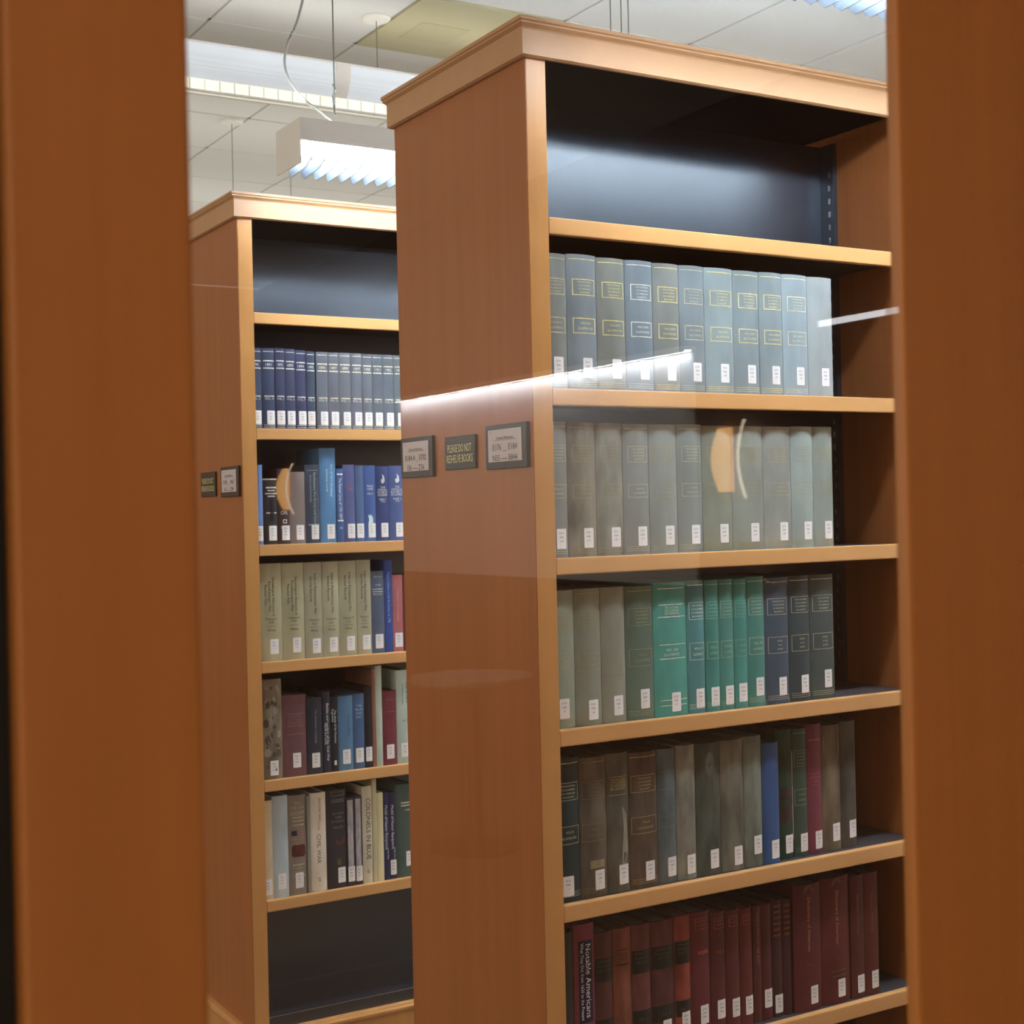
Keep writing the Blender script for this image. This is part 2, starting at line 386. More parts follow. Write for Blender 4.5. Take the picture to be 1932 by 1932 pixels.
# ------------------------------------------------------------------ books
GOLD = lin((205, 190, 130)); FADE = lin((176, 170, 140)); SILV = lin((200, 200, 190)); WHITE = lin((225, 222, 215)); INK = lin((60, 55, 45)); ORNG = lin((190, 140, 100)); TANF = lin((150, 135, 90))
def make_book(x0, x1, y, z, h, col, m='cloth', depth=.185, bulge=.16, layers=(), lab=None, labtxt=('E176', 'N28', 'v.31'), label='', group='', tilt=0, pages=True, setback=0):
    wd = (x1-x0)-.0008; bl = min(bulge*wd, .0065); t = empty('book', (x0, y+setback, z))
    if tilt: t.rotation_euler = (0, R(tilt), 0)
    th = .0028; n = 10
    outer = []
    for i in range(n+1):
        s = i/n; outer.append((wd*s, bl-bl*(1-(2*s-1)**2)))
    outerU = [(0, depth)]+[(0, bl+.010)]+[(.0008, bl+.006)]+outer+[(wd-.0008, bl+.006), (wd, bl+.010), (wd, depth)]
    innerU = [(wd-th, depth), (wd-th, bl+.012)]+[(wd*s/6*1.0 if 0 else th+(wd-2*th)*s/6, bl+th-bl*.8*(1-(2*s/6-1)**2)) for s in range(6, -1, -1)]+[(th, bl+.012), (th, depth)]
    MB().prism(outerU+innerU, 2, 0, h).build('cover', M[m], t, smooth=True, col=col)
    if pages: MB().box(th+.0002, wd-th-.0002, bl+.004, depth-.003, .003, h-.004).build('page_block', M['pages'], t)
    def fmap(xc, zc, eps, rot=False):
        def fn(a, b):
            X = xc+(b if rot else a); Zz = zc+(-a if rot else b); s = min(1, max(0, X/wd))
            return (X, bl-bl*(1-(2*s-1)**2)-eps, Zz)
        return fn
    def rect(mb, u0, u1, v0, v1, eps):
        k = 6; n0 = len(mb.v); f = fmap(0, 0, eps)
        for i in range(k+1):
            X = wd*(u0+(u1-u0)*i/k); mb.v.append(f(X, v0)); mb.v.append(f(X, v1))
        for i in range(k): mb.f.append((n0+2*i, n0+2*i+2, n0+2*i+3, n0+2*i+1))
    def vr(el):
        if el[0] in 'rf': return (el[3], el[4]) if len(el) > 4 else (el[3], el[3])
        if el[0] == 'l': return (el[3], el[3])
        if el[0] == 't': return (el[3]-.01, el[3]+.01)
        if el[0] == 'v': return (el[3]-el[5]/2, el[3]+el[5]/2)
        vv = [q[1] for q in el[1]]; return (min(vv), max(vv))
    def pname(nm, vc):
        if nm != 'spine_title': return nm
        return 'head_band' if vc > .92 else 'tail_band' if vc < .13 else 'volume_lettering' if vc < .58 else 'title_lettering'
    split = []
    for (nm, c, els, e) in layers:
        els = sorted(els, key=lambda q: vr(q)[0]); cur = []; top = -9
        for el in els:
            a_, b_ = vr(el)
            if cur and a_-top > .062: split.append((nm, c, cur, e)); cur = []; top = -9
            cur.append(el); top = max(top, b_)
        split.append((nm, c, cur, e))
    for (nm, c, els, e) in split:
        mb = MB(); vc = sum(sum(vr(q)) for q in els)/2/len(els)
        for el in els:
            if el[0] == 'r': rect(mb, el[1], el[2], h*el[3], h*el[4], e)
            elif el[0] == 'l': rect(mb, el[1], el[2], h*el[3]-el[4]/2, h*el[3]+el[4]/2, e)           # thin line, thickness in m
            elif el[0] == 'f':                                                                       # frame
                _, u0, u1, v0, v1, tk = el; rect(mb, u0, u1, h*v0, h*v0+tk, e); rect(mb, u0, u1, h*v1-tk, h*v1, e)
                du = tk/wd; rect(mb, u0, u0+du, h*v0, h*v1, e); rect(mb, u1-du, u1, h*v0, h*v1, e)
            elif el[0] == 't': put_text(mb, el[1], fmap(el[2]*wd, el[3]*h, e), el[4], el[5]*wd)
            elif el[0] == 'v': put_text(mb, el[1], fmap(el[2]*wd, el[3]*h, e, True), el[4], el[5]*h)
            elif el[0] == 'p':                                                                       # polygon blob in (u, v)
                f = fmap(0, 0, e); n0 = len(mb.v); mb.v += [f(u*wd, v*h) for u, v in el[1]]; mb.f.append(tuple(range(n0, n0+len(el[1]))))
        if nm in ('spine_title', 'spine_emblem') and sum(c[:3]) > .36: c = tuple(min(.95, q*1.5) for q in c[:3])
        mb.build(pname(nm, vc), M['foil'] if nm != 'spine_patch' else M['worn'], t, col=c)
    if lab:
        uc, vb, lw, lh = lab
        lw = min(lw, wd*.86); xc = min(max(uc*wd, lw/2+.0008), wd-lw/2-.0008)
        mb = MB(); f = fmap(xc, vb+lh/2, .0007); k = 4; cr = .0018
        cols = []
        xs = [-lw/2, -lw/2+cr*.3, -lw/2+cr, 0, lw/2-cr, lw/2-cr*.3, lw/2]; hh = [lh/2-cr, lh/2-cr*.3, lh/2, lh/2, lh/2, lh/2-cr*.3, lh/2-cr]
        n0 = 0
        for X, hy in zip(xs, hh): mb.v += [f(X, -hy), f(X, hy)]
        for i in range(len(xs)-1): mb.f.append((2*i, 2*i+2, 2*i+3, 2*i+1))
        tl = random.uniform(-1.5, 1.5)
        lo = mb.build('call_number_label', M['label'], t); lo['label'] = 'white paper call number label'
        mb = MB(); 
        for i, tx in enumerate(labtxt):
            put_text(mb, tx, fmap(xc-.001, vb+lh*(.78-.20*i), .0010), .0036, lw*.6)
        mb.build('call_number', M['labelink'], lo)
    tag(t, label, 'book', group)
    return t
def frames(v1, v2, title, vol, col, double=False, lines=True, u0=.16, u1=.93, tk=.0010):
    els = []
    (a, b_), (c, d_) = v1, v2
    els += [('f', u0, u1, a, b_, tk), ('f', u0, u1, c, d_, tk)]
    k = len(title); hh = (b_-a)/(k+.8)
    for i, tx in enumerate(title): els.append(('t', tx, (u0+u1)/2+.02, b_-hh*(i+.9), hh*.118, (u1-u0)*.78))
    k = len(vol); hh = (d_-c)/(k+1.0)
    for i, tx in enumerate(vol): els.append(('t', tx, (u0+u1)/2+.03, d_-hh*(i+1.0), hh*.10, (u1-u0)*.66))
    if lines: els += [('l', .06, .96, .965, .0014), ('l', .06, .96, .035, .0007), ('l', .06, .96, .05, .0007), ('l', .06, .96, .065, .0007)]
    return els
NC = ['THE NATIONAL', 'CYCLOPAEDIA', 'OF AMERICAN', 'BIOGRAPHY']
ordn = ['first', 'second', 'third', 'fourth', 'fifth', 'sixth', 'seventh', 'eighth', 'ninth', 'tenth', 'eleventh', 'twelfth', 'thirteenth', 'fourteenth', 'fifteenth', 'sixteenth', 'seventeenth', 'eighteenth', 'nineteenth']
def roman(n):
    r = ''
    for v, s in ((50, 'L'), (40, 'XL'), (10, 'X'), (9, 'IX'), (5, 'V'), (4, 'IV'), (1, 'I')):
        while n >= v: r += s; n -= v
    return r
K = 1.50     # photographed spine colour to surface colour
def cl(c, k=1.0):
    v = lin(c); g = .3*v[0]+.6*v[1]+.1*v[2]
    return tuple(min(.95, (q*.80+g*.20+.002)*K*k) for q in v)

YS = .02; ZO = -.0015
# near bookcase, second shelf: eleven grey-blue volumes
E1 = [34, 93, 158, 222, 285, 347, 407, 478, 543, 603, 669, 736]; Hh = [245, 247, 245, 245, 244, 244, 244, 243, 244, 244, 243]
cols = [(128, 134, 130), (120, 132, 140), (122, 126, 120), (116, 132, 144), (126, 132, 130), (122, 136, 144), (134, 152, 156), (124, 140, 146), (130, 146, 152), (142, 160, 168), (152, 162, 164)]
gl = [FADE, GOLD, lin((195, 184, 122)), SILV, GOLD, FADE, GOLD, GOLD, GOLD, lin((190, 185, 150)), None]
for i in range(11):
    ly = []
    if gl[i]: ly = [('spine_title', gl[i], frames((.70, .82), (.42, .535), NC, ['VOL.'+roman(29+i), 'ILLUSTRATED'], gl[i], tk=.0016), .0005)]
    make_book(E1[i]/1000, E1[i+1]/1000, YS, A_T[1]+ZO, Hh[i]/1000, cl(cols[i], .78), layers=ly, lab=(.62, .024, .022, .036), labtxt=('E176', 'N28', 'v.%d' % (29+i)),
              label='grey blue cloth volume, %s from the left, on the near bookcase second shelf' % ordn[i] if i < 10 else 'plain pale grey volume without gilt, rightmost on the near bookcase second shelf', group='near bookcase second shelf books')
# third shelf
E2 = [37, 89, 151, 211, 271, 336, 396, 469, 548, 620, 679, 732]; Hh = [245, 244, 244, 243, 243, 244, 242, 242, 242, 243, 243]
cols = [(120, 122, 118), (118, 112, 98), (118, 118, 108), (118, 122, 118), (124, 132, 126), (118, 126, 122), (122, 128, 112), (126, 132, 122), (130, 134, 126), (134, 148, 142), (130, 140, 132)]
for i in range(11):
    g = [FADE, TANF, TANF, FADE, TANF, FADE, TANF, TANF, lin((170, 150, 105)), TANF, TANF][i]
    make_book(E2[i]/1000, E2[i+1]/1000, YS+.004, A_T[2]+ZO, Hh[i]/1000, cl(cols[i], .95), layers=[('spine_title', g, frames((.71, .83), (.44, .54), NC, ['VOL.'+roman(18+i), 'ILLUSTRATED'], g, tk=.0007), .0005)], lab=(.66, .017, .0225, .036),
              labtxt=('E176', 'N28', 'v.%d' % (18+i)), m='worn' if i in (1, 2) else 'cloth',
              label=['grey volume at the left end of the near bookcase third shelf, half behind the stile', 'brownish stained grey volume, second from left on the near bookcase third shelf', 'olive grey volume, third from left on the near bookcase third shelf', 'grey volume, fourth from left on the near bookcase third shelf', 'greenish grey volume, fifth from left on the near bookcase third shelf', 'grey volume, sixth from left on the near bookcase third shelf', 'olive volume, middle of the near bookcase third shelf, seventh from left', 'wide grey volume, eighth from left on the near bookcase third shelf', 'grey volume with gold framed title, ninth from left on the near bookcase third shelf', 'pale green grey volume, second from the right on the near bookcase third shelf', 'grey volume at the right end of the near bookcase third shelf'][i],
              group='near bookcase third shelf books')
# fourth shelf
E3 = [36, 96, 154, 208, 272, 351, 394, 428, 464, 497, 543, 605, 661, 726]; Hh = [247, 248, 248, 247, 251, 252, 251, 251, 250, 253, 249, 250, 250]
cols = [(118, 128, 112), (108, 112, 98), (112, 114, 100), (70, 92, 78), (44, 128, 116), (50, 112, 114), (36, 112, 104), (46, 112, 104), (40, 116, 108), (40, 108, 100), (48, 66, 82), (42, 58, 62), (56, 68, 66)]
labs = [(.55, .017), (.62, .010), (.62, .013), (.62, .020), (.60, .008), (.62, .010), (.60, .010), (.60, .010), (.58, .012), (.62, .020), (.66, .016), (.66, .016), (.66, .022)]
nm = ['sage grey volume at the left end of the near bookcase fourth shelf', 'olive grey volume, second from left on the near bookcase fourth shelf', 'plain olive grey volume, third from left on the near bookcase fourth shelf', 'dark green faded volume just left of the wide teal volume', 'widest bright teal volume on the near bookcase fourth shelf', 'blue teal volume immediately right of the wide bright teal volume', 'narrow teal volume, second right of the wide bright teal volume', 'narrow teal volume, third right of the wide bright teal volume', 'narrow teal volume, fourth right of the wide bright teal volume', 'teal volume standing just left of the dark navy volumes', 'dark navy volume with torn pale head, third from right on the near bookcase fourth shelf', 'blackish blue volume, second from right on the near bookcase fourth shelf', 'dark green grey volume at the right end of the near bookcase fourth shelf']
for i in range(13):
    g = [TANF, TANF, TANF, TANF, SILV, SILV, lin((130, 175, 150)), lin((150, 165, 130)), lin((110, 160, 140)), FADE, FADE, FADE, FADE][i]
    if i == 2: ly = [('spine_title', lin((125, 118, 92)), [('l', .1, .9, .955, .0010), ('l', .1, .9, .35, .0008)], .0005)]
    elif i == 4: ly = [('spine_title', g, [('l', .12, .93, .955, .0016), ('l', .15, .93, .833, .0016), ('l', .12, .93, .742, .0018), ('l', .15, .93, .535, .0014), ('l', .15, .93, .43, .0018), ('t', 'THE NATIONAL', .52, .812, .0042, .42), ('t', 'CYCLOPAEDIA', .52, .79, .0042, .42), ('t', 'OF AMERICAN', .52, .768, .0042, .42), ('t', 'VOL. XVI', .5, .495, .005, .4), ('t', 'ILLUSTRATED', .5, .46, .005, .45), ('l', .15, .95, .12, .0014), ('l', .15, .95, .08, .0014)], .0005)]
    else:
        ly = [('spine_title', g, frames((.705, .835), (.40, .53), NC, ['VOL.'+roman(7+i), 'ILLUSTRATED'] if i < 10 else ['INDEX', 'VOL.'+roman(i-9), 'WHITE'], g, u0=.1, tk=.0008), .0005)]
    if i == 10: ly.append(('spine_patch', cl((150, 145, 128), .8), [('p', [(0, .985), (.3, .955), (.6, .965), (1, .94), (1, .999), (0, .999)]), ('p', [(0, .0), (1, .0), (1, .035), (.5, .05), (0, .04)])], .0006))
    make_book(E3[i]/1000, E3[i+1]/1000, YS+.004, A_T[3]+ZO, Hh[i]/1000, cl(cols[i], 1.25), layers=ly, lab=(labs[i][0], labs[i][1], .022, .036), labtxt=('E176', 'N28', 'v.%d' % (7+i)), label=nm[i], group='near bookcase fourth shelf books')
# fifth shelf
E4 = [45, 99, 158, 208, 273, 317, 363, 424, 481, 527, 571, 616, 653, 693, 744, 787]; Hh = [257, 253, 255, 251, 251, 253, 252, 252, 254, 236, 257, 255, 260, 254, 258]
cols = [(26, 44, 44), (86, 76, 62), (82, 76, 64), (82, 66, 52), (78, 88, 88), (118, 116, 102), (68, 74, 64), (96, 94, 80), (98, 106, 94), (30, 72, 122), (28, 56, 40), (44, 66, 56), (106, 42, 58), (98, 86, 66), (72, 70, 62)]
nm = ['blackish green volume with gold bands at the left end of the near bookcase fifth shelf', 'worn brown volume with a small old paper tag above its label', 'worn brown volume with a pale streak, third from left on the near bookcase fifth shelf', 'wide brown volume with gold framed titles on the near bookcase fifth shelf', 'mottled blue grey volume right of the wide brown volume, fifth shelf', 'pale beige faded volume, sixth from left on the near bookcase fifth shelf', 'dark olive grey volume with a pale oval stain on the fifth shelf', 'worn round backed grey brown volume, eighth from left on the near bookcase fifth shelf', 'sage grey volume just left of the bright blue book', 'plain bright blue shorter book on the near bookcase fifth shelf', 'green book with a torn brown spine cover right of the bright blue book', 'dark green book with gold bands just left of the maroon book', 'maroon book on the near bookcase fifth shelf', 'tan stained book with frayed head right of the maroon book', 'dark grey brown book at the right end of the near bookcase fifth shelf']
lbz = [.010, .012, .014, .012, .012, .010, .012, .010, .024, .009, .011, .009, .009, .018, .019]
for i in range(15):
    ly = []
    if i in (0, 1, 3, 11):
        g = [FADE, lin((120, 105, 70)), 0, lin((165, 140, 80))][i] if i < 4 else lin((110, 130, 110))
        ly = [('spine_title', g, frames((.705, .83), (.40, .525), NC, ['VOL.'+roman(i+3), 'ILLUSTRATED'], g, u0=.06, u1=.94, tk=.0009), .0005)]
    elif i == 2: ly = [('spine_title', lin((160, 140, 80)), [('l', .1, .9, .83, .001)]+[('t', tx, .5, .81-.022*k, .0045, .7) for k, tx in enumerate(NC)]+[('l', .1, .9, .70, .001)], .0005), ('spine_patch', cl((128, 124, 104), .9), [('p', [(.62, .62), (.85, .55), (.9, .3), (.75, .18), (.55, .17), (.6, .3), (.68, .45)])], .0006)]
    elif i == 6: ly = [('spine_patch', cl((92, 98, 92)), [('p', [(.5, .74), (.62, .79), (.7, .86), (.62, .92), (.48, .93), (.36, .88), (.36, .8)])], .0006)]
    elif i == 10: ly = [('spine_patch', cl((112, 92, 66), .8), [('p', [(.02, .14), (.95, .12), (.93, .83), (.02, .82)])], .0006), ('torn_edge', cl((170, 165, 150)), [('p', [(.93, .14), (.99, .14), (.985, .42), (1.0, .52), (.985, .56), (.99, .81), (.93, .83)])], .0009), ('spine_title', cl((40, 30, 26)), [('r', .04, .92, .30, .42), ('r', .04, .92, .47, .55)], .0010)]
    elif i == 12: ly = [('spine_title', lin((150, 80, 88)), [('t', tx, .5, .62-.03*k, .004, .7) for k, tx in enumerate(['LIVES OF', 'AMERICAN', 'MEN', 'VOL. II'])]+[('l', .1, .9, .88, .003)], .0005)]
    elif i in (4, 8): ly = [('spine_title', lin((110, 115, 100)), [('l', .1, .9, .83, .0007), ('l', .1, .9, .70, .0007), ('l', .1, .9, .5, .0007), ('l', .1, .9, .42, .0007)], .0005)]
    elif i in (13, 14): ly = [('spine_patch', cl((150, 132, 88) if i == 13 else (92, 92, 84), .9), [('p', [(.1, .80), (.9, .78), (.92, .90), (.5, .93), (.1, .91)])], .0006)]
    if i == 1: ly.append(('paper_tag', lin((150, 138, 108)), [('r', .30, .86, .205, .262)], .0007))
    o = make_book(E4[i]/1000, E4[i+1]/1000, YS+.004+(.01 if i > 9 else 0), A_T[4]+ZO, Hh[i]/1000, cl(cols[i], 1.12), m='worn' if i not in (0, 9, 11, 12) else 'cloth', layers=ly, lab=((.66 if i else .45), lbz[i], .0225, .036), labtxt=('E176', 'N28', 'v.%d' % (i+1)) if i < 9 else ('E176', 'A%d' % (20+i), 'v.%d' % (i-8)), label=nm[i], group='near bookcase fifth shelf books')
# sixth shelf: reds
E5 = [50, 83, 128, 170, 211, 255, 310, 348, 396, 433, 468, 500, 520, 548, 575, 600, 673, 751, 788, 829]; Hh = [250, 259, 237, 237, 237, 236, 237, 238, 231, 229, 227, 227, 227, 230, 228, 252, 255, 250, 250]
cols = [(44, 38, 32), (118, 40, 58), (80, 38, 34), (120, 62, 40), (98, 50, 44), (86, 42, 42), (136, 54, 36), (96, 32, 38), (86, 30, 32), (88, 32, 32), (96, 32, 28), (82, 34, 30), (80, 26, 28), (62, 24, 28), (64, 24, 32), (84, 22, 24), (88, 24, 24), (80, 28, 22), (86, 32, 22)]
nm = ['blackish brown book at the left end of the near bookcase sixth shelf', 'magenta red book with a navy title panel reading Notable Americans', 'dark red leather book with black title panels, right of the Notable Americans book', 'rust brown book without panels on the sixth shelf', 'worn brown leather book with a black panel right of the rust brown book', 'wide purplish leather book with black title panel on the sixth shelf', 'bright orange red leather book with black title panel on the sixth shelf', 'crimson book just right of the orange red leather book', 'dark crimson book with a gilt block, second right of the orange red leather book', 'dark red book, third right of the orange red leather book', 'dark red book, fourth right of the orange red leather book', 'thin dark red book with a faint vertical title on the near bookcase sixth shelf', 'dark red book with a higher white label left of the ribbed pair', 'narrow ribbed dark maroon book with a low white label', 'narrow dark plum book left of the wide encyclopedia volumes', 'wide dark red volume with vertical gold title, left one of the wide pair', 'wide dark red volume with vertical gold title, right one of the wide pair', 'dark red volume with faint vertical title, second from the right end of the sixth shelf', 'dark red volume at the right end of the sixth shelf']
lab5 = [None, None, None, None, None, (.6, .014), (.6, .020), (.60, .024), (.60, .026), (.62, .022), (.62, .020), None, (.65, .024), (.6, .008), None, (.66, .012), (.62, .012), (.66, .010), (.66, .012)]
BLK = lin((38, 38, 36))
for i in range(19):
    ly = []
    if i == 1: ly = [('title_panel', lin((26, 20, 62)), [('r', .20, .88, .31, .885)], .0004), ('spine_title', WHITE, [('v', 'Notable Americans', .66, .60, .0120, .53), ('v', 'What They Did, from 1620 to the Present', .36, .60, .0062, .54)], .0007), ('publisher_mark', lin((205, 130, 140)), [('r', .38, .68, .23, .28)], .0005)]
    elif i in (2, 4, 5, 6):
        bb = (.62, .80)
        ly = [('title_panel', BLK, [('r', .03, .97, *bb), ('r', .03, .97, .20, .33)], .0004), ('spine_title', lin((92, 84, 66)), [('t', tx, .5, .775-.035*k, .0050, .7) for k, tx in enumerate(['AMERICAN', 'BIOGRAPHICAL', 'HISTORY'])]+[('t', 'VOL. %d' % i, .5, .26, .006, .5), ('l', .03, .97, .81, .0008), ('l', .03, .97, .34, .0008)], .0007)]
    elif i == 3: ly = [('spine_title', lin((78, 38, 26)), [('t', 'WHO WAS', .5, .80, .007, .6), ('t', 'WHO', .5, .765, .007, .4), ('l', .15, .85, .72, .003), ('l', .15, .85, .835, .002)], .0006)]
    elif i in (7, 8, 9, 10): ly = [('spine_title', lin((140, 70, 60)), [('f', .2, .85, .86, .95, .0012), ('t', 'WHO\'S WHO', .52, .925, .0045, .5), ('t', 'IN AMERICA', .52, .895, .0045, .5)]+([('r', .3, .85, .66, .69)] if i == 7 else [('t', 'VOL. 8', .55, .67, .007, .6)] if i == 8 else []), .0005)]
    elif i == 11: ly = [('spine_title', lin((150, 85, 65)), [('v', 'WHO\'S WHO IN THE EAST', .5, .72, .006, .45)], .0005)]
    elif i in (13, 14): ly = [('spine_title', lin((120, 66, 48)), [('l', .15, .85, .70+.05*k, .005) for k in range(6)], .0005)]
    elif i >= 15:
        g = lin((170, 110, 70)) if i < 17 else lin((140, 78, 48))
        ly = [('spine_title', g, [('v', 'Dictionary of American', .5, .68, .0080 if i < 17 else .006, .50)], .0005)]
        if i < 17: ly.append(('spine_emblem', lin((110, 72, 50)), [('p', [(.3, .93), (.7, .94), (.62, .985), (.5, .995), (.38, .98)]), ('t', 'VOL.', .5, .36, .006, .4), ('t', str(i-14), .5, .325, .006, .3)]+([('r', .3, .8, .25, .265), ('r', .3, .8, .21, .225)] if i == 16 else []), .0006))
    lb = (lab5[i][0], lab5[i][1], .021, .036) if lab5[i] else None
    make_book(E5[i]/1000, E5[i+1]/1000, YS+(.012 if i < 15 else .004), A_T[5]+ZO, Hh[i]/1000, cl(cols[i], 1.05), m='worn' if i in (3, 4, 5, 6) else 'cloth', layers=ly, lab=lb, labtxt=('E176', 'W%d' % (60+i), '19%d' % (40+2*i)), label=nm[i], group='near bookcase sixth shelf books', bulge=.10 if i in (1, 15, 16, 17, 18) else .16)

# ---- far bookcase
YF = YB+.02
F1 = [44, 82, 120, 148, 178, 210, 240, 275, 307, 344, 378, 409, 441, 476, 510]; Hh = [218, 219, 220, 219, 217, 215, 215, 215, 215, 215, 214, 214, 214, 214]
for i in range(14):
    c = (58, 68, 96) if i < 6 else (98, 106, 118)
    c = tuple(v+random.randint(-4, 4) for v in c)
    g = SILV if i < 6 else lin((205, 200, 170))
    els = [('l', .1, .95, .96, .0016), ('l', .1, .95, .845, .0030), ('l', .1, .95, .755, .0030), ('t', str(1890+i), .5, .80, .0075, .6), ('l', .15, .9, .41, .0028), ('t', 'VOL. %d' % (i+3), .5, .38, .006, .75), ('l', .1, .95, .055, .0012), ('l', .1, .95, .03, .0012)]
    x0_, x1_ = F1[i]/1000, F1[i+1]/1000
    if i == 5: x1_ -= .004
    make_book(x0_, x1_, YF, B_T[1]+ZO, Hh[i]/1000, cl(c, .85), layers=[('spine_title', g, els, .0005)], lab=(.62, .014, .0235, .037), labtxt=('E171', 'A60', '%d' % (1900+i)),
              label=('navy cloth periodical volume, %s from the left on the far bookcase' % ordn[i]) if i < 6 else ('slate blue cloth periodical volume, %s right of the navy volumes on the far bookcase' % ordn[i-6]), group='bound periodical volumes on the far bookcase', depth=.17)
F2 = [56, 77, 120, 154, 200, 243, 292, 313, 349, 375, 412, 453, 502]; Hh = [216, 180, 206, 197, 216, 262, 205, 216, 214, 214, 211, 213]
cols = [(88, 128, 190), (50, 46, 44), (66, 44, 44), (120, 106, 100), (56, 66, 86), (70, 124, 170), (52, 88, 140), (76, 84, 132), (66, 92, 132), (56, 88, 148), (48, 62, 112), (70, 88, 140)]
nm = ['narrow sky blue book squeezed at the left end of the far bookcase third shelf', 'short black book with silver bands on the far bookcase third shelf', 'dark brown book with white lettering left of the taupe book', 'plain taupe grey book on the far bookcase third shelf', 'slate blue book with a vertical title left of the tallest blue book', 'tallest bright sky blue book on the far bookcase third shelf', 'thin blue book with white bands reading The Pioneer Lines', 'purplish blue book with a small brown emblem', 'narrow dull blue book right of the purplish blue book', 'bright blue book with a pale figure near its label', 'navy book with a white flame emblem and stacked title', 'blue book with a white flame emblem beside the near bookcase edge']
for i in range(12):
    ly = []
    wht = SILV
    if i == 1: ly = [('spine_title', SILV, [('l', .02, .98, .985, .003), ('l', .2, .9, .86, .004), ('l', .3, .8, .815, .003), ('l', .15, .95, .77, .003), ('l', .3, .8, .73, .003), ('l', .2, .9, .48, .003)], .0005), ('title_panel', lin((22, 26, 44)), [('r', .42, .72, .36, .70)], .0005)]
    elif i == 2: ly = [('spine_title', WHITE, [('t', 'CIVIL', .5, .42, .010, .6), ('f', .35, .7, .28, .33, .002), ('t', 'WAR', .5, .22, .010, .6)], .0005)]
    elif i == 4: ly = [('spine_title', lin((150, 165, 150)), [('v', 'Revolutionary War Bounty Land Grants', .62, .57, .0075, .66), ('v', 'Awarded by State Governments', .35, .70, .005, .35), ('l', .15, .9, .24, .003), ('l', .15, .9, .93, .0012)], .0005)]
    elif i == 5: ly = [('spine_title', lin((185, 210, 225)), [('v', 'War of 1812 Genealogy', .70, .66, .0065, .36), ('v', 'and bounty records', .42, .66, .0055, .50)], .0005)]
    elif i == 6: ly = [('spine_title', WHITE, [('l', .1, .9, .925, .004), ('v', 'The Pioneer Lines of 1700-1899', .5, .60, .0085, .55), ('l', .1, .9, .30, .004), ('t', '98', .5, .2, .006, .6)], .0005)]
    elif i == 7: ly = [('spine_emblem', lin((120, 84, 110)), [('p', [(.3, .68), (.5, .66), (.7, .68), (.7, .73), (.5, .75), (.3, .73)])], .0005)]
    elif i == 9: ly = [('spine_title', WHITE, [('t', 'ROLLS', .5, .73, .006, .5), ('t', 'OF HONOR', .5, .69, .006, .5), ('t', 'VOL. IV', .5, .63, .006, .5)], .0005), ('spine_emblem', lin((190, 215, 235)), [('p', [(.3, .24), (.45, .22), (.6, .26), (.7, .22), (.68, .32), (.5, .36), (.4, .34), (.28, .36), (.36, .29)])], .0006)]
    elif i in (10, 11): ly = [('spine_emblem', WHITE, [('p', [(.5, .77), (.66, .80), (.62, .86), (.46, .90), (.5, .84), (.36, .82), (.4, .78)])], .0006), ('spine_title', WHITE, [('t', tx, .5, .72-.034*k, .0058, .75) for k, tx in enumerate(['THE', 'OFFICIAL', 'ROSTER OF', 'SOLDIERS'])]+[('t', 'PART %d' % (i-8), .5, .56, .006, .5), ('t', '1776', .5, .53, .005, .4)], .0005)]
    lb = None if i == 6 else (.62, .012, .0235, .040)
    make_book(F2[i]/1000, F2[i+1]/1000, YF, B_T[2]+ZO, Hh[i]/1000, cl(cols[i], 1.0), layers=ly, lab=lb, labtxt=('E255', 'B%d' % (30+i), '19%d' % (70+i)), label=nm[i], group='far bookcase third shelf books', depth=.17)
F3 = [60, 125, 190, 243, 292, 346, 390, 431, 456, 488, 513]; Hh = [264, 263, 263, 263, 263, 264, 231, 260, 218, 218]
cols = [(156, 150, 114), (154, 148, 112), (144, 138, 110), (154, 148, 116), (148, 142, 110), (152, 146, 116), (70, 84, 106), (38, 66, 136), (160, 84, 84), (110, 40, 44)]
nm = ['wide olive cream book, leftmost of the six olive cream books', 'wide olive cream book, second of the six olive cream books', 'olive cream index book, third of the six olive cream books', 'olive cream index book, fourth of the six olive cream books', 'olive cream index book, fifth of the six olive cream books', 'olive cream index book, last on the right of the six olive cream books', 'slate blue book with silver lines right of the olive cream books', 'tall thin royal blue book on the far bookcase fourth shelf', 'faded pinkish red book beside the thin royal blue book', 'dark red book half hidden behind the near bookcase edge, fourth shelf']
DK = lin((52, 50, 36))
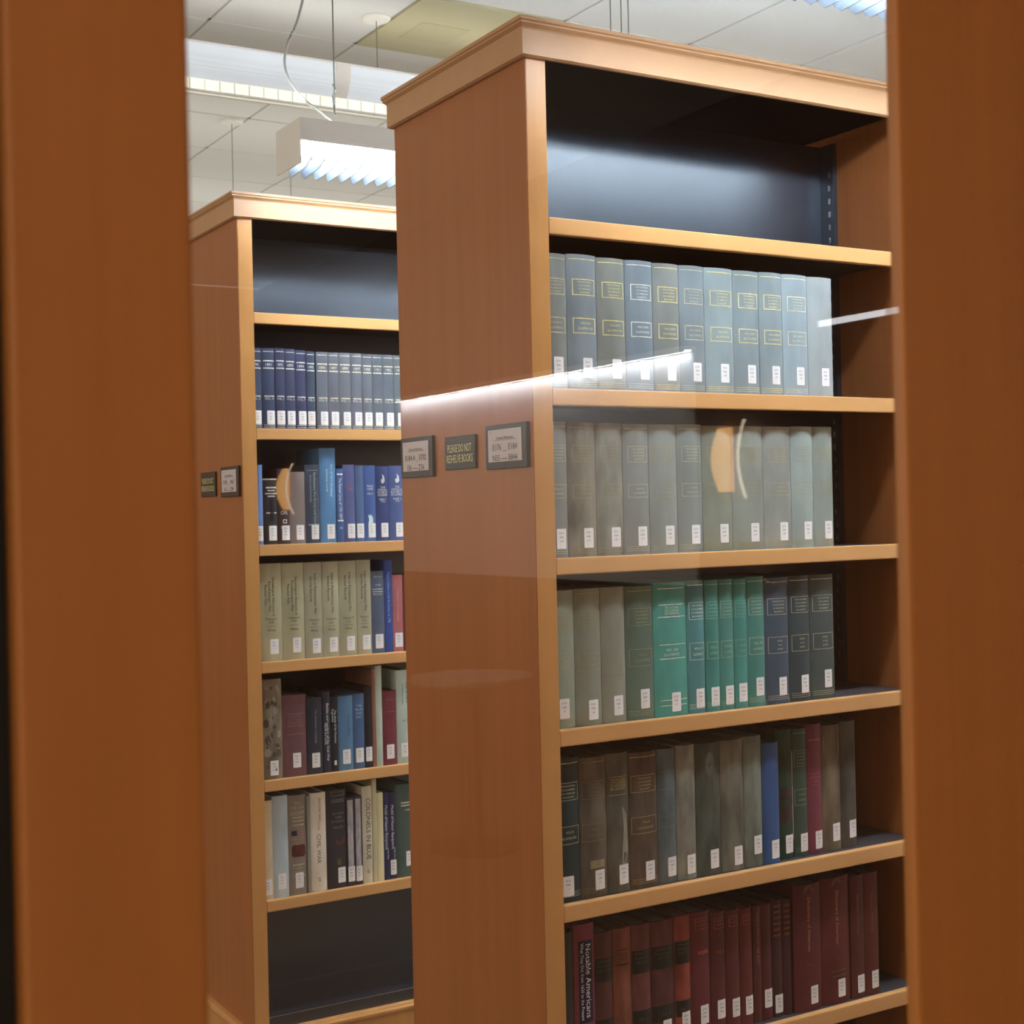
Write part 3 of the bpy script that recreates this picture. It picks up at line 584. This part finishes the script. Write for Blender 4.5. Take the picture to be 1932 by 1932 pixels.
for i in range(10):
    ly = []
    if i < 2: ly = [('spine_title', DK, [('v', 'Genealogical Abstracts of', .62, .66, .0075, .40), ('v', 'Revolutionary War', .45, .66, .0075, .34), ('v', 'Pension Files', .28, .68, .0075, .26), ('t', 'Volume I'+'I'*i, .5, .435, .0065, .5), ('t', 'A-E' if i == 0 else 'F-M', .5, .40, .0065, .4), ('l', .3, .7, .36, .0008), ('t', 'White', .5, .32, .0065, .4)], .0005)]
    elif i < 6: ly = [('spine_title', DK, [('v', 'Index to Revolutionary War', .60, .67, .0075, .42), ('v', 'Service Records', .36, .72, .0075, .26), ('t', 'Volume '+roman(i-1), .5, .40, .006, .6), ('t', ['A-D', 'E-K', 'L-R', 'S-Z'][i-2], .5, .36, .006, .5), ('l', .25, .75, .325, .0008), ('t', 'White', .5, .29, .006, .5)], .0005)]
    elif i == 6: ly = [('spine_title', SILV, [('t', 'RECORDS', .5, .93, .004, .6), ('t', 'OF THE', .5, .83, .005, .4), ('l', .1, .9, .78, .002), ('l', .1, .9, .75, .002), ('t', 'REVOLUTION', .5, .72, .005, .7)], .0005)]
    elif i == 7: ly = [('spine_title', lin((150, 170, 215)), [('v', 'Virginia Soldiers in the Revolution of 1776', .5, .60, .007, .55)], .0005)]
    elif i == 8: ly = [('spine_title', lin((205, 150, 140)), [('v', 'Loyalists in the Revolution', .5, .6, .006, .6)], .0005)]
    lb = None if i in (7, 9) else (.62 if i < 6 else .55, .020 if i < 2 else .014, .0245, .040)
    make_book(F3[i]/1000, F3[i+1]/1000, YF, B_T[3]+ZO, Hh[i]/1000, cl(cols[i], 1.0), layers=ly, lab=lb, labtxt=('E255', 'W%d' % (55+i), 'v.%d' % (i+1)), label=nm[i], group='far bookcase fourth shelf books', depth=.18, bulge=.07)
F4 = [60, 118, 189, 236, 258, 281, 327, 361, 384, 396, 416, 461, 507]; Hh = [269, 221, 209, 222, 207, 206, 209, 226, 273, 282, 209, 264]
cols = [(110, 98, 80), (96, 58, 62), (38, 42, 54), (36, 40, 54), (24, 28, 36), (64, 106, 140), (52, 84, 124), (28, 26, 30), (120, 74, 56), (150, 166, 148), (104, 34, 46), (150, 164, 152)]
nm = ['large book in a mottled brown and cream picture cover on the far bookcase fifth shelf', 'wide dull maroon book on the far bookcase fifth shelf', 'dark navy book with a low white label right of the dull maroon book', 'thin navy book with white vertical lettering on the far bookcase fifth shelf', 'black book with white vertical lettering and a small tan tag', 'sky blue book, left one of the blue pair on the far bookcase fifth shelf', 'denim blue book, right one of the blue pair on the far bookcase fifth shelf', 'black book right of the blue pair on the far bookcase fifth shelf', 'very thin tall brown book beside the mint book', 'tall thin mint green book rising above its neighbours', 'red book between the thin mint and pale grey green books', 'tall pale grey green book at the right end of the far bookcase fifth shelf']
for i in range(12):
    ly = []
    if i == 0:
        pp = []
        rnd = random.Random(3)
        for k in range(44):
            cx, cz, rr_ = rnd.uniform(.15, .85), rnd.uniform(.08, .97), rnd.uniform(.012, .05)
            pp.append(('p', [(min(.98, max(.02, cx+rr_*3.2*rnd.uniform(.6, 1.2)*math.cos(a_))), min(.99, max(.01, cz+rr_*rnd.uniform(.6, 1.2)*math.sin(a_)))) for a_ in [j*math.pi/4 for j in range(8)]]))
        ly = [('cover_picture', cl((138, 126, 106)), pp[:24], .0004), ('picture_dark_blotches', cl((76, 66, 54)), pp[24:], .0006)]  # pale and dark blotches of the mottled cover picture
    elif i == 1: ly = [('spine_title', lin((130, 92, 92)), [('l', .2, .85, .77, .002)]+[('t', tx, .52, .74-.04*k, .007, .6) for k, tx in enumerate(['ROSTER', 'OF OHIO', 'SOLDIERS'])]+[('l', .2, .85, .62, .002), ('l', .2, .85, .52, .002)], .0005)]
    elif i == 2: ly = [('spine_title', lin((130, 135, 145)), [('v', 'The American Campaign', .55, .62, .0065, .5)], .0005)]
    elif i == 3: ly = [('spine_title', WHITE, [('v', 'Battles and Leaders of the Civil War', .62, .5, .0075, .72), ('v', 'North and South', .32, .48, .006, .28)], .0005)]
    elif i == 4: ly = [('spine_title', SILV, [('v', 'The Army of the Potomac', .62, .60, .006, .60), ('v', 'Regiments', .30, .75, .006, .26), ('r', .4, .7, .09, .15)], .0005)]
    elif i == 5: ly = [('spine_title', lin((40, 74, 110)), [('v', 'Union Soldiers', .7, .6, .007, .5)], .0005)]
    elif i == 6: ly = [('spine_title', lin((150, 175, 200)), [('t', tx, .5, .84-.05*k, .006, .6) for k, tx in enumerate(['THE', 'BLUE', 'AND', 'GRAY'])], .0005)]
    elif i == 10: ly = [('spine_title', lin((150, 90, 90)), [('l', .15, .85, .88, .001), ('l', .15, .85, .72, .001)], .0005)]
    elif i == 11: ly = [('spine_title', lin((70, 90, 80)), [('v', 'War of 1812', .72, .76, .008, .3), ('v', 'A Pension Index', .42, .74, .006, .28), ('t', 'Vol. 2', .55, .46, .007, .4)], .0005)]
    lb = None if i in (3, 4, 8, 9) else ((.52, .018, .0235, .040) if i > 1 else (.56, .010 if i == 0 else .024, .0235, .040))
    make_book(F4[i]/1000, F4[i+1]/1000, YF, B_T[4]+ZO, Hh[i]/1000, cl(cols[i], 1.15), m='worn' if i == 0 else 'cloth', layers=ly, lab=lb, labtxt=('E464', 'C%d' % (40+i), '19%d' % (60+2*i)), label=nm[i], group='far bookcase fifth shelf books', depth=.18, bulge=.08)
F5 = [50, 83, 128, 182, 193, 239, 300, 324, 347, 378, 392, 412, 429, 451, 505]; Hh = [265, 274, 270, 264, 269, 270, 245, 246, 270, 287, 247, 245, 243, 262]
cols = [(170, 152, 118), (140, 154, 162), (104, 94, 82), (110, 108, 100), (176, 164, 146), (36, 34, 42), (36, 30, 48), (40, 34, 48), (164, 156, 132), (158, 148, 110), (172, 164, 122), (26, 32, 72), (30, 32, 66), (52, 72, 66)]
nm = ['tan book at the left end of the far bookcase sixth shelf', 'plain pale blue grey book on the far bookcase sixth shelf', 'grey brown book with two small flags on its spine', 'narrow grey book right of the book with two flags', 'cream book with vertical lettering ending in CIVIL WAR', 'wide blackish book with a red mark on its spine', 'thin dark book with a white title strip, left one of two', 'thin dark book with a white title strip, right one of two', 'cream book reading COLONELS IN BLUE down its spine', 'tall thin pale yellow book, tallest on the far bookcase sixth shelf', 'shorter pale yellow book leaning on the tall pale yellow one', 'thin royal navy book with white lettering, left one of two', 'thin royal navy book with white lettering and white label, right one of two', 'dark green book with silver lines at the right end of the far bookcase sixth shelf']
nm[10] = 'shorter pale yellow book beside the tallest pale yellow one'
for i in range(14):
    ly = []; PAL = lin((168, 160, 140))
    if i == 2:
        ly = [('spine_title', PAL, [('t', 'THE', .5, .92, .007, .4), ('t', 'CIVIL WAR', .5, .875, .008, .75), ('t', 'ARCHIVE', .5, .82, .011, .78), ('l', .2, .85, .775, .003), ('l', .2, .85, .74, .003), ('l', .2, .85, .70, .003), ('l', .2, .85, .30, .004), ('t', 'OF NORTH', .5, .265, .007, .7), ('t', 'AND SOUTH', .5, .23, .007, .7), ('l', .2, .85, .19, .004)], .0005),
              ('striped_flag', lin((150, 96, 98)), [('r', .16, .9, .545, .645)], .0005), ('flag_stripes', PAL, [('l', .45, .9, .63, .003), ('l', .45, .9, .605, .003), ('l', .16, .9, .58, .003), ('l', .16, .9, .558, .003)], .0008), ('flag_canton', lin((50, 46, 74)), [('r', .16, .45, .595, .645)], .0009),
              ('saltire_flag', lin((96, 38, 40)), [('r', .16, .9, .38, .50)], .0005), ('flag_saltire', lin((150, 140, 135)), [('p', [(.16, .49), (.20, .50), (.9, .39), (.86, .38)]), ('p', [(.16, .39), (.20, .38), (.9, .49), (.86, .50)])], .0008)]
    elif i == 4: ly = [('spine_title', lin((96, 84, 74)), [('v', 'WHO WAS WHO', .58, .83, .0075, .24), ('v', 'OF THE', .5, .665, .005, .08), ('v', 'CIVIL WAR', .5, .43, .0115, .36), ('v', '69', .5, .12, .008, .1)], .0005)]
    elif i == 5: ly = [('spine_title', lin((110, 110, 108)), [('f', .25, .9, .94, .985, .001), ('l', .25, .9, .90, .002), ('l', .25, .9, .88, .002), ('t', 'HISTORICAL', .58, .76, .006, .6), ('t', 'TIMES', .58, .72, .006, .4), ('t', 'ENCYCLOPEDIA', .58, .68, .006, .65), ('t', 'CIVIL WAR', .58, .62, .006, .5)], .0005), ('spine_mark', lin((110, 50, 40)), [('p', [(.4, .50), (.9, .51), (.88, .47), (.7, .44), (.5, .445)])], .0005), ('spine_emblem', lin((95, 85, 60)), [('p', [(.5, .24), (.65, .22), (.72, .26), (.65, .30), (.5, .29)])], .0005)]
    elif i in (6, 7): ly = [('title_panel', lin((188, 184, 188)), [('r', .10, .80, .19, .97)], .0005), ('spine_title', lin((120, 115, 125)), [('v', 'Records of the War', .45, .6, .004, .5)], .0007)]
    elif i == 8: ly = [('spine_title', lin((48, 50, 50)), [('v', 'COLONELS IN BLUE', .60, .56, .0135, .66), ('v', '69', .5, .12, .007, .08)], .0005)]
    elif i in (11, 12): ly = [('spine_title', SILV, [('v', 'Medal of Honor Recipients', .5, .60, .0080, .72), ('v', 'of the War', .75, .3, .005, .22)], .0005)]
    elif i == 13: ly = [('spine_title', SILV, [('l', .3, .95, .80, .003), ('l', .3, .95, .77, .003), ('t', 'WAR', .7, .72, .006, .4)], .0005)]
    lb = {0: (.5, .012), 1: (.55, .022), 2: (.55, .018), 5: (.72, .014), 6: (.5, .012), 7: (.5, .010), 12: (.6, .012), 13: (.85, .03)}.get(i)
    make_book(F5[i]/1000, F5[i+1]/1000, YF, B_T[5]+ZO, Hh[i]/1000, cl(cols[i], 1.35), layers=ly, lab=(lb[0], lb[1], .0235, .042) if lb else None, labtxt=('E467', 'H%d' % (60+i), '19%d' % (70+i)), label=nm[i], group='far bookcase sixth shelf books', depth=.18, bulge=.08)

# ------------------------------------------------------------------ signs on the end panels
def sign_card(y0, y1, z0, z1, x, lines, label, title='General Reference', corner='1A'):
    t = empty('sign_holder', (x, (y0+y1)/2, z0)); wd = y1-y0; h = z1-z0; a = wd/2
    MB().bbox(-.008, -.0004, -a, a, 0, h, .0015).build('holder_frame', M['blackplastic'] if x == 0 else M['darkbrass'], t)
    c = MB().box(-.0092, -.0081, -a+.010+.004, a-.012, .013, h-.009).build('card', M['card'], t)
    mb = MB()
    f = lambda yc, zc: (lambda p_, q_: (-.0095, yc-p_, zc+q_))
    put_text(mb, title, f(0, h*.70), .0055, wd*.55); mb.box(-.0095, -.0093, -wd*.27, wd*.27, h*.70-.0045, h*.70-.0039)
    put_text(mb, corner, f(wd*.34, h*.83), .004)
    put_text(mb, lines[0], f(0, h*.49), .0110, wd*.68); put_text(mb, lines[1], f(0, h*.25), .0110, wd*.62)
    mb.build('writing', M['inkdark'], c)
    tag(t, label, 'sign', 'call number signs on the end panels'); return t
sign_card(.011, .155, 1.4565, 1.537, 0, ('E176 __ E184', 'N35 ---- B844'), 'black framed call number card nearest the front edge of the near bookcase end panel', corner='S1')
sign_card(.367, .505, 1.4520, 1.533, 0, ('E184.A _ E702', 'I36 ---- Z36'), 'black framed call number card at the back edge of the near bookcase end panel', corner='S2')
def plate(y0, y1, z0, z1, x, label, m):
    t = empty('sign_plate', (x, (y0+y1)/2, z0)); wd = y1-y0; h = z1-z0; a = wd/2
    MB().bbox(-.006, -.0004, -a, a, 0, h, .0018).build('plate', m, t)
    mb = MB(); f = lambda yc, zc: (lambda p_, q_: (-.0064, yc-p_, zc+q_))
    put_text(mb, 'PLEASE DO NOT', f(0, h*.64), .0150, wd*.78); put_text(mb, 'RESHELVE BOOKS', f(0, h*.33), .0150, wd*.86)
    mb.build('lettering', M['goldink'], t)
    tag(t, label, 'sign'); return t
plate(.1985, .3185, 1.4615, 1.5255, 0, 'small black plate reading PLEASE DO NOT RESHELVE BOOKS, between two cards', M['blackplastic'])
XB = .012
sign_card(YB+.010, YB+.150, 1.4360, 1.518, XB, ('E184 __ E467', 'A1 ---- Z99'), 'black framed call number card on the far bookcase end panel', corner='S3')
plate(YB+.200, YB+.322, 1.4400, 1.509, XB, 'small dark plate with two yellow lines of lettering on the far bookcase', M['darkbrass'])

# ------------------------------------------------------------------ pendant luminaires
def canopy(x, y, label, cable_to=None, r=.055):
    t = empty('ceiling_canopy', (x, y, CEIL))
    MB().lathe([(r*.25, -.014), (r*.9, -.012), (r, -.006), (r, 0)], (0, 0, 0)).build('disc', M['canopy'], t, smooth=True)
    if cable_to: MB().tube([(0, 0, -.012), (0, 0, cable_to-CEIL)], .0016, 6).build('suspension_cable', M['cable'], t)
    tag(t, label, 'light fitting'); return t
canopy(1.071, 2.802, 'round white ceiling canopy with thin cable beside the olive ceiling panel', 3.062)
canopy(1.070, 4.404, 'round white ceiling canopy with thin cable above the far bookcase corner', 2.62)
canopy(1.676, 5.162, 'small white ceiling canopy with two thin rods behind the far bookcase', 2.62, .03)
def louvred(x0, x1, yc, zb, label, blades=True):
    t = empty('pendant_light', (x0, yc, zb)); hw = .079; h = .112; L = x1-x0
    MB().bbox(-.002, .0, -hw, hw, .0, h, .0004).build('end_plate', M['white'], t)
    mb = MB().box(0, L, -hw, -hw+.002, h*.50, h+.0).box(0, L, hw-.002, hw, h*.50, h)
    mb.build('side_reflector', M['white'], t)
    MB().box(.02, L, -.03, .03, h-.02, h-.004).build('spine_channel', M['white'], t)
    b = 0; x = .030
    lv = MB()
    k = 0
    while x < L and k < 90:
        MB().prism([(-hw+.002, h*.5), (-hw+.006, h*.16), (-hw*.45, .002), (hw*.8, -.004), (hw-.002, .006), (hw-.002, h*.5), (.042, h*.5), (.036, h*.36), (.0, h*.28), (-.036, h*.36), (-.042, h*.5)], 0, x, x+.0015).build('louver_blade', M['louver'], t)
        x += .0345; k += 1
    for s in (-1, 1):
        y = s*.020
        pts = [(.045, y, h*.60), (L, y, h*.60)]
        MB().tube(pts, .0125, 10).build('fluorescent_tube', M['tube'], t, smooth=True)
    MB().tube([(.045+.0, .020*math.cos(a)*1, h*.60) for a in (0, math.pi)][::-1], .0125, 10).build('tube_bend', M['tube'], t, smooth=True)
    tag(t, label, 'ceiling light'); return t
la = louvred(.046, 2.6, 1.20, 2.243, 'pendant fluorescent light with white louver blades hanging over the aisle')
lc = louvred(.05, 2.9, -.40, 2.222, 'pendant fluorescent light at the top right, only its louver blade tips showing')
# cable and curly power cord of the pendant over the aisle
MB().tube([(.127, 0, 1.034), (.127, 0, .15)], .0018, 6).build('suspension_cable', M['cable'], la)
MB().tube([(.127, .002, .16), (.125, .006, .20), (.129, -.004, .215), (.125, .004, .23)], .0022, 6).build('cable_knot', M['cable'], la)
pts = [(.10, 0, .98), (.085, 0, .72), (.060, 0, .50), (.032, 0, .38), (.004, 0, .318), (-.006, 0, .27), (.000, 0, .235), (.020, 0, .205), (.050, 0, .176), (.085, 0, .155), (.115, 0, .135), (.127, 0, .112)]
# smooth
def smooth_path(p, n=6):
    out = []
    p = [Vector(q) for q in p]
    for i in range(len(p)-1):
        a = p[max(i-1, 0)]; b_ = p[i]; c = p[i+1]; e = p[min(i+2, len(p)-1)]
        for k in range(n):
            t_ = k/n
            out.append(.5*((2*b_)+(c-a)*t_+(2*a-5*b_+4*c-e)*t_*t_+(3*b_-a-3*c+e)*t_**3))
    out.append(p[-1]); return out
MB().tube(smooth_path(pts), .0034, 8).build('power_cord', M['cordwhite'], la, smooth=True)
for dx in (.986, 1.023, 1.048): MB().tube([(dx, 0, 1.034), (dx, 0, .11)], .0016, 6).build('suspension_cable', M['cable'], la)

# indirect pendant with perforated side and glowing strip, behind
t = empty('pendant_light', (-.9, 2.80, 2.885)); L = 4.2
prof = [(-.06, .045), (-.085, .075), (-.100, .110), (-.105, .160)]
mb = MB()
n = len(mb.v)
for (y, z) in prof: mb.v += [(0, y, z), (1.75, y, z)]
for i in range(len(prof)-1): mb.f.append((2*i, 2*i+1, 2*i+3, 2*i+2))
mb.build('perforated_side', M['perf'], t, smooth=True)
mb = MB()
for (y, z) in prof: mb.v += [(1.81, y, z), (L, y, z)]
for i in range(len(prof)-1): mb.f.append((2*i, 2*i+1, 2*i+3, 2*i+2))
mb.build('perforated_side', M['perf'], t, smooth=True)
mb = MB()
for (y, z) in prof: mb.v += [(1.75, y-.003, z), (1.81, y-.003, z)]
for i in range(len(prof)-1): mb.f.append((2*i, 2*i+1, 2*i+3, 2*i+2))
mb.build('joint_bracket', M['white'], t, smooth=True)
MB().box(0, L, -.107, -.101, .157, .163).build('top_rim', M['white'], t)
MB().box(0, L, -.055, -.025, .004, .046).build('glowing_strip', M['warmlens'], t)
mb = MB()
x = 0
while x < L: mb.box(x, x+.004, -.058, -.0552, .006, .044); x += .055
mb.build('strip_louvers', M['white'], t)
MB().bbox(0, L, -.064, -.054, -.002, .007, .002).build('lower_rim', M['canopy'], t)
MB().box(0, L, -.024, -.016, .0, .16).build('back_side', M['white'], t)
tag(t, 'long indirect pendant light with a perforated side and glowing lower strip', 'ceiling light')

# ------------------------------------------------------------------ room behind the camera, seen mirrored in the glass
XW = 3.0
t = empty('wall_light', (XW, -7.8, 2.14))
MB().box(-.070, 0, -1.6, 1.6, 0, .02).box(-.070, -.067, -1.6, 1.6, -.010, 0).build('light_housing', M['white'], t)
MB().box(-.065, -.035, -1.6, 1.6, -.006, -.0005).build('lens', M['barlight'], t)
tag(t, 'long white strip light over the pale board, mirrored in the glass', 'wall light')
t = empty('pale_board', (XW, -7.8, 1.0))
MB().box(-.012, -.0005, -1.58, 1.59, 0, 1.13).build('board', M['whiteboard'], t)
tag(t, 'large pale board on the wall, mirrored below the bright strip', 'board')
t = empty('wall_light', (XW, -4.6, 2.14))
MB().box(-.05, 0, -.69, .5, 0, .022).build('light_housing', M['white'], t)
MB().box(-.055, -.0505, -.69, .5, -.002, .024).build('lens', M['barlight2'], t)
tag(t, 'short white strip light, mirrored at the right of the glass', 'wall light')
def sconce(x, y, z, rot, label, s=1.0):
    t = empty('wall_sconce', (x, y, z)); t.rotation_euler = (0, 0, rot); t.scale = (s, s, s)
    mb = MB(); k = 14; n = 10
    for i in range(k+1):
        v = -1+2*i/k; z_ = .15*v; bulge = .06*(1-v*v)+.02
        for j in range(n+1):
            a = -math.pi/2+math.pi*j/n; mb.v.append((-bulge*math.cos(a)-.01, .055*math.sin(a), z_))
    for i in range(k):
        for j in range(n): a0 = i*(n+1)+j; mb.f.append((a0, a0+1, a0+n+2, a0+n+1))
    mb.build('shade', M['amber'], t, smooth=True)
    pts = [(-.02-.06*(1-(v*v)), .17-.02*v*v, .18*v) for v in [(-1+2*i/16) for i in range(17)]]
    MB().tube(pts, .006, 8).build('arc_with_glint', M['arc'], t, smooth=True)
    tag(t, label, 'wall lamp'); return t
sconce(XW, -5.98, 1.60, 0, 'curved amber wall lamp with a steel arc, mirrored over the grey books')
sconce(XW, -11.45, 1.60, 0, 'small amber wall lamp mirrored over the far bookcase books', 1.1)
t = empty('round_table', (1.75, -6.25, FLOOR))
MB().lathe([(.27, 0), (.275, .012), (.27, .025)], (0, 0, .735), 48).build('tabletop', M['tabletop'], t, smooth=True)
MB().lathe([(.2, 0), (.2, .02), (.03, .05), (.03, .735)], (0, 0, 0), 24).build('pedestal', M['doordark'], t, smooth=True)
tag(t, 'small round pale table, mirrored low on the near end panel', 'table')
